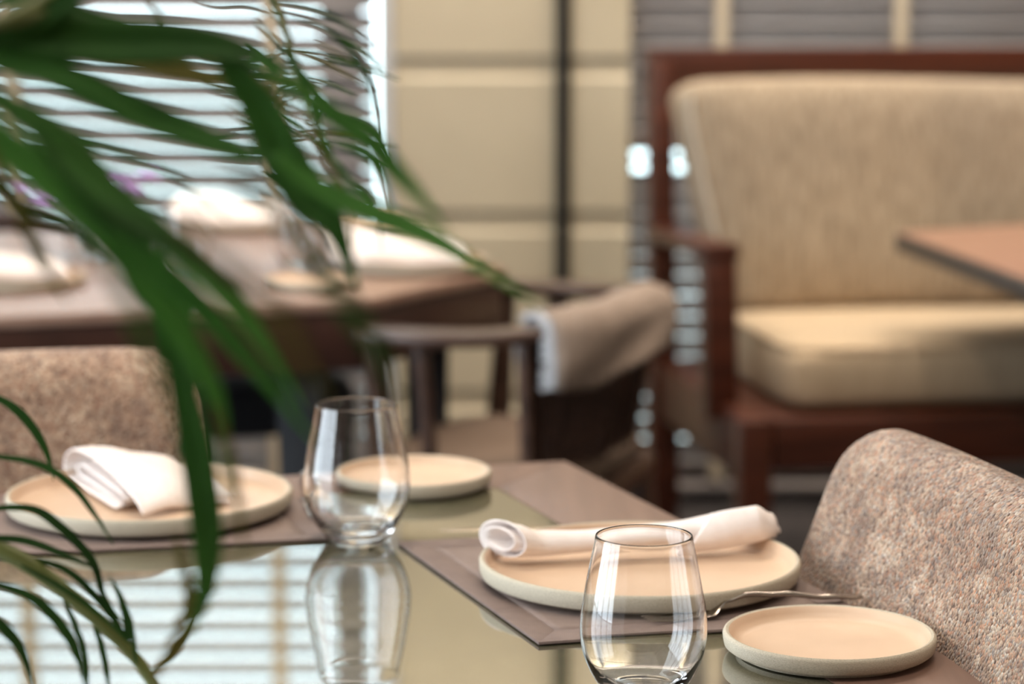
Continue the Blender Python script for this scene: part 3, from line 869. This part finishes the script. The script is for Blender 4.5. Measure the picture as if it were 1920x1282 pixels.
# ------------------------------------------------------------------ small table in front of the sofa (corner seen at right)
tp = atz(1678, 434); te = atz(1920, 522); tb = atz(1920, 420)
d1 = (te - tp).normalized(); d2 = (tb - tp).normalized()
q1 = Vector((tp.x, tp.y)); q2 = q1 + d1.xy * .95; q4 = q1 + d2.xy * .85; q3 = q4 + d1.xy * .95
st = empty('side_table', (0, 0, 0), 0, 'dark-edged brown tabletop jutting in before the sofa cushions', 'table')
MB().prism([tuple(q1), tuple(q2), tuple(q3), tuple(q4)], TZ - .036, TZ - .004, bev=.003).build('edge_band', 'dark_edge', st, ang=25)
ins = [v + ((q1 + q3) / 2 - v).normalized() * .006 for v in (q1, q2, q3, q4)]
MB().prism([tuple(v) for v in ins], TZ - .004, TZ, bev=.0008).build('tabletop', 'dark_top', st, ang=25)
cc = (q1 + q3) / 2
MB().tube([(cc.x, cc.y - .03, TZ - .037), (cc.x, cc.y - .03, .02)], .03, 20).build('pedestal', 'black_metal', st)
MB().lathe([(0, .02), (.1, .018), (.19, .008), (.2, .001), (0, .001)], 48, c=(cc.x, cc.y - .03, 0)).build('base', 'black_metal', st)

# ------------------------------------------------------------------ potted palm in front
POT = Vector((-.95, .95, 0))
palm = empty('potted_palm', (0, 0, 0), 0, 'green potted palm with long arching leaflets, blurred in front', 'plant')
MB().lathe([(0, 0), (.15, 0), (.17, .02), (.20, .34), (.205, .36), (.19, .36), (.185, .33), (0, .33)], 48, c=POT).build('pot', 'pot', palm)
MB().lathe([(0, .335), (.18, .332), (.18, .331)], 32, c=POT).build('soil', 'soil', palm)
def leaflet(path, wpx, d, m, parent, fold=.35, twist=0.0, wprof=None):
    """path: list of (px,py[,depth]) -> ribbon of blade with a central fold; wpx = full width in photo pixels"""
    P3 = []
    for i, q in enumerate(path):
        dd = q[2] if len(q) > 2 else d
        P3.append(aty(q[0], q[1], dd))
    pts = catmull(P3, 7); n = len(pts) - 1
    b = MB(); rows = []
    for i, p in enumerate(pts):
        t = i / n
        tg = (pts[min(i + 1, n)] - pts[max(i - 1, 0)]).normalized()
        view = Vector((sin(twist + .5 * t), -cos(twist + .5 * t), .25)).normalized()
        sd = tg.cross(view).normalized(); nr = sd.cross(tg).normalized()
        prof = (.45 + .55 * min(1, t / .3)) * (1 - max(0, (t - .45) / .55) ** 1.7)
        hw = max(.0004, wpx / FPX * d / 2 * prof)
        rows.append([b.b.verts.new(p - sd * hw), b.b.verts.new(p - sd * hw * .5 - nr * hw * fold * .5), b.b.verts.new(p - nr * hw * fold), b.b.verts.new(p + sd * hw * .5 - nr * hw * fold * .5), b.b.verts.new(p + sd * hw)])
    for i in range(n):
        for j in range(4): b.b.faces.new((rows[i][j], rows[i][j + 1], rows[i + 1][j + 1], rows[i + 1][j]))
    o = b.build('leaflet', m, parent, ang=80)
    md = o.modifiers.new('s', 'SOLIDIFY'); md.thickness = .0005
    return o
def frond(rachis, rr, name='frond', m='leaf_stem'):
    pts = catmull(rachis, 8)
    n = len(pts)
    return MB().tube(pts, [rr * (1 - .7 * i / n) for i in range(n)], 8).build(name, m, palm)
def A3(px, py, d): return aty(px, py, d)
crown = POT + Vector((0, 0, .34))
# frond 1: upper, arching over from the left
R1 = frond([crown, crown + Vector((.1, .0, .6)), A3(-420, 300, .95), A3(-140, 70, 1.0), A3(60, 30, 1.0), A3(250, -60, 1.05), A3(420, -160, 1.1)], .005)
R2 = frond([crown + Vector((.02, .02, 0)), crown + Vector((.14, .02, .5)), A3(-420, 520, .9), A3(-160, 130, .92), A3(40, 20, .95), A3(160, -60, 1.0)], .005)
R3 = frond([crown + Vector((.0, .03, 0)), crown + Vector((.2, .1, .45)), A3(-330, 880, 1.25), A3(-120, 980, 1.3), A3(40, 1050, 1.3), A3(170, 1150, 1.3), A3(275, 1262, 1.3), A3(330, 1400, 1.28)], .0085)
R4 = frond([crown + Vector((.03, .0, 0)), crown + Vector((.16, .1, .7)), A3(-300, -150, 1.15), A3(100, -260, 1.2), A3(420, -140, 1.22), A3(520, 20, 1.22), A3(560, 150, 1.22), A3(592, 262, 1.2)], .0036)
R5 = frond([crown + Vector((-.02, .03, 0)), crown + Vector((.2, .2, .4)), A3(-320, 700, 1.3), A3(-140, 700, 1.32), A3(-30, 730, 1.32)], .0025)
LV = [
 (R2, [(-60, 140), (90, 230), (210, 280), (330, 330), (430, 420)], 20, 1.05, 'leaf'),
 (R2, [(-60, 300), (30, 380), (130, 430), (210, 500)], 24, 1.0, 'leaf_dark'),
 (R2, [(-60, 330), (0, 352), (60, 440), (96, 500)], 22, 1.02, 'leaf_olive'),
 (R1, [(-60, 20), (60, -4), (180, 30), (300, 50)], 26, 1.1, 'leaf_dark'),
 (R2, [(-60, 175), (40, 205), (130, 262), (200, 330), (262, 410)], 38, .98, 'leaf_dark'),
 (R1, [(100, 20), (240, 70), (330, 120), (430, 160), (520, 232)], 22, 1.12, 'leaf_dark'),
 (R2, [(200, 390), (330, 470), (430, 560), (500, 650), (572, 770)], 40, .95, 'leaf_bright_lit'),
 (R2, [(300, 470), (345, 620), (352, 760), (330, 860)], 40, 1.0, 'leaf'),
 # frond 1 / upper sweeping leaves
 (R1, [(-90, 60), (60, 66), (190, 76), (320, 78), (440, 92), (560, 135)], 92, 1.0, 'leaf_dark'),
 (R1, [(-40, 70), (40, 40), (110, 6), (190, -40)], 66, 1.0, 'leaf_dark'),
 (R1, [(-60, 66), (110, 92), (260, 118), (370, 142), (470, 156), (590, 166)], 38, 1.05, 'leaf_olive'),
 (R1, [(60, 30), (180, 88), (300, 84), (420, 110), (520, 150)], 26, 1.08, 'leaf_dark'),
 (R1, [(-70, 104), (80, 128), (230, 196), (350, 246), (450, 284), (540, 300)], 62, 1.0, 'leaf'),
 (R1, [(250, -60), (340, 90), (440, 120), (540, 200), (600, 240)], 14, 1.12, 'leaf_olive'),
 (R1, [(420, 115), (480, 190), (530, 290), (585, 372), (630, 430), (672, 545)], 84, 1.0, 'leaf'),
 (R1, [(520, 292), (590, 345), (700, 398), (800, 440), (900, 500), (1020, 578)], 46, .96, 'leaf_bright_lit'),
 (R1, [(480, 110), (600, 200), (690, 262), (740, 318), (790, 372), (845, 440)], 44, .92, 'leaf_bright_lit'),
 (R2, [(-70, 150), (60, 226), (160, 320), (240, 386), (330, 452), (440, 560)], 66, .88, 'leaf'),
 (R2, [(-60, 110), (20, 130), (160, 160), (280, 236), (400, 262), (500, 290)], 30, .95, 'leaf'),
 (R2, [(-60, 200), (120, 340), (240, 460), (360, 560), (470, 680), (600, 840)], 58, .90, 'leaf_bright_lit'),
 (R2, [(-60, 240), (150, 400), (270, 520), (350, 640), (410, 760), (430, 930)], 56, .92, 'leaf_bright_lit'),
 (R2, [(120, 330), (200, 470), (262, 600), (318, 720), (350, 830), (372, 960)], 36, .62, 'leaf_bright_lit'),
 (R2, [(300, 560), (350, 760), (376, 900), (388, 1010), (384, 1110), (352, 1195)], 66, .98, 'leaf'),
 (R2, [(330, 420), (430, 500), (520, 590), (570, 680), (620, 780)], 36, .66, 'leaf_olive'),
 (R2, [(430, 300), (560, 440), (640, 560), (710, 660), (752, 770)], 44, .70, 'leaf'),
 (R2, [(-30, 260), (40, 400), (80, 490), (130, 570)], 26, .9, 'leaf_olive'),
 (R2, [(60, 250), (180, 390), (330, 470), (470, 560)], 30, .85, 'leaf_dark'),
 (R2, [(400, 760), (430, 850), (446, 950), (462, 1050)], 20, .9, 'leaf_olive'),
 (R2, [(330, 1010), (356, 1120), (330, 1190), (280, 1290)], 24, 1.0, 'leaf_olive'),
 # frond 4: finer leaves near the window
 (R4, [(480, 40), (560, 130), (600, 240), (640, 330)], 13, 1.2, 'leaf'),
 (R4, [(520, 20), (620, 60), (680, 130), (712, 230), (716, 330)], 12, 1.2, 'leaf_dark'),
 (R4, [(550, 110), (620, 200), (700, 240), (740, 300)], 13, 1.18, 'leaf'),
 (R4, [(500, 0), (560, 10), (640, 40), (700, 90)], 12, 1.2, 'leaf_dark'),
 (R4, [(560, 150), (500, 190), (440, 180), (360, 150)], 14, 1.15, 'leaf_dark'),
 (R4, [(590, 250), (650, 330), (700, 380), (716, 470)], 13, 1.15, 'leaf'),
 (R4, [(575, 200), (600, 280), (650, 370), (660, 460)], 12, 1.12, 'leaf_olive'),
 (R4, [(540, 90), (470, 120), (400, 118), (330, 96)], 11, 1.18, 'leaf_dark'),
 (R4, [(560, 160), (500, 230), (420, 250), (330, 240)], 11, 1.16, 'leaf_dark'),
 (R4, [(590, 250), (520, 262), (470, 240), (420, 196)], 12, 1.16, 'leaf_olive'),
 (R4, [(520, 30), (460, 10), (400, 10), (340, -20)], 10, 1.2, 'leaf_dark'),
 (R4, [(600, 260), (680, 290), (720, 340), (746, 420)], 12, 1.14, 'leaf'),
 # frond 5: fine tips at mid left
 (R5, [(-40, 730), (20, 760), (60, 800), (88, 850), (100, 900)], 18, 1.34, 'leaf'),
 (R5, [(-60, 850), (60, 866), (130, 905), (178, 965), (212, 1020)], 15, 1.3, 'leaf'),
 # frond 3: lower left
 (R3, [(-60, 958), (50, 952), (110, 985), (172, 1050), (196, 1120), (240, 1180)], 19, 1.3, 'leaf'),
 (R3, [(-60, 1008), (40, 1012), (120, 1040), (190, 1070)], 16, 1.3, 'leaf'),
 (R3, [(20, 1040), (120, 1066), (190, 1130), (232, 1190), (256, 1240)], 15, 1.3, 'leaf'),
 (R3, [(40, 1060), (130, 1110), (196, 1160), (240, 1205)], 12, 1.28, 'leaf_dark'),
 (R3, [(-40, 1085), (60, 1120), (120, 1180), (150, 1240), (162, 1300)], 22, 1.26, 'leaf_dark'),
 (R3, [(-40, 1150), (0, 1170), (40, 1220), (66, 1300)], 24, 1.24, 'leaf_dark'),
 (R3, [(240, 1230), (236, 1160), (222, 1110), (204, 1080)], 13, 1.3, 'leaf_dark'),
 (R3, [(256, 1245), (248, 1190), (236, 1140), (212, 1096)], 12, 1.28, 'leaf_dark'),
 (R3, [(170, 1150), (190, 1210), (200, 1260), (206, 1310)], 13, 1.3, 'leaf_dark'),
 (R3, [(110, 1100), (140, 1170), (160, 1230), (166, 1300)], 12, 1.3, 'leaf_dark'),
 (R3, [(280, 1265), (320, 1230), (350, 1190), (384, 1120)], 16, 1.26, 'leaf_olive'),
]
rl = random.Random(11)
for k in range(26):
    x = rl.uniform(440, 640); y = rl.uniform(60, 330); sl_ = rl.uniform(.15, 1.1); ln = rl.uniform(70, 150)
    dx = ln / sqrt(1 + sl_ * sl_)
    LV.append((R4, [(x, y), (x + dx * .5, y + dx * sl_ * .42), (x + dx, y + dx * sl_)], rl.uniform(5, 9), rl.uniform(1.22, 1.36), rl.choice(['leaf', 'leaf_dark', 'leaf_olive'])))
LV = [(p_, q_, w_, d_, ('leaf_dark' if p_ is R3 and m_ == 'leaf' else m_)) for p_, q_, w_, d_, m_ in LV]
for par, path, wpx, d, m in LV: leaflet(path, wpx, d, m, par, twist=random.uniform(-.35, .15))
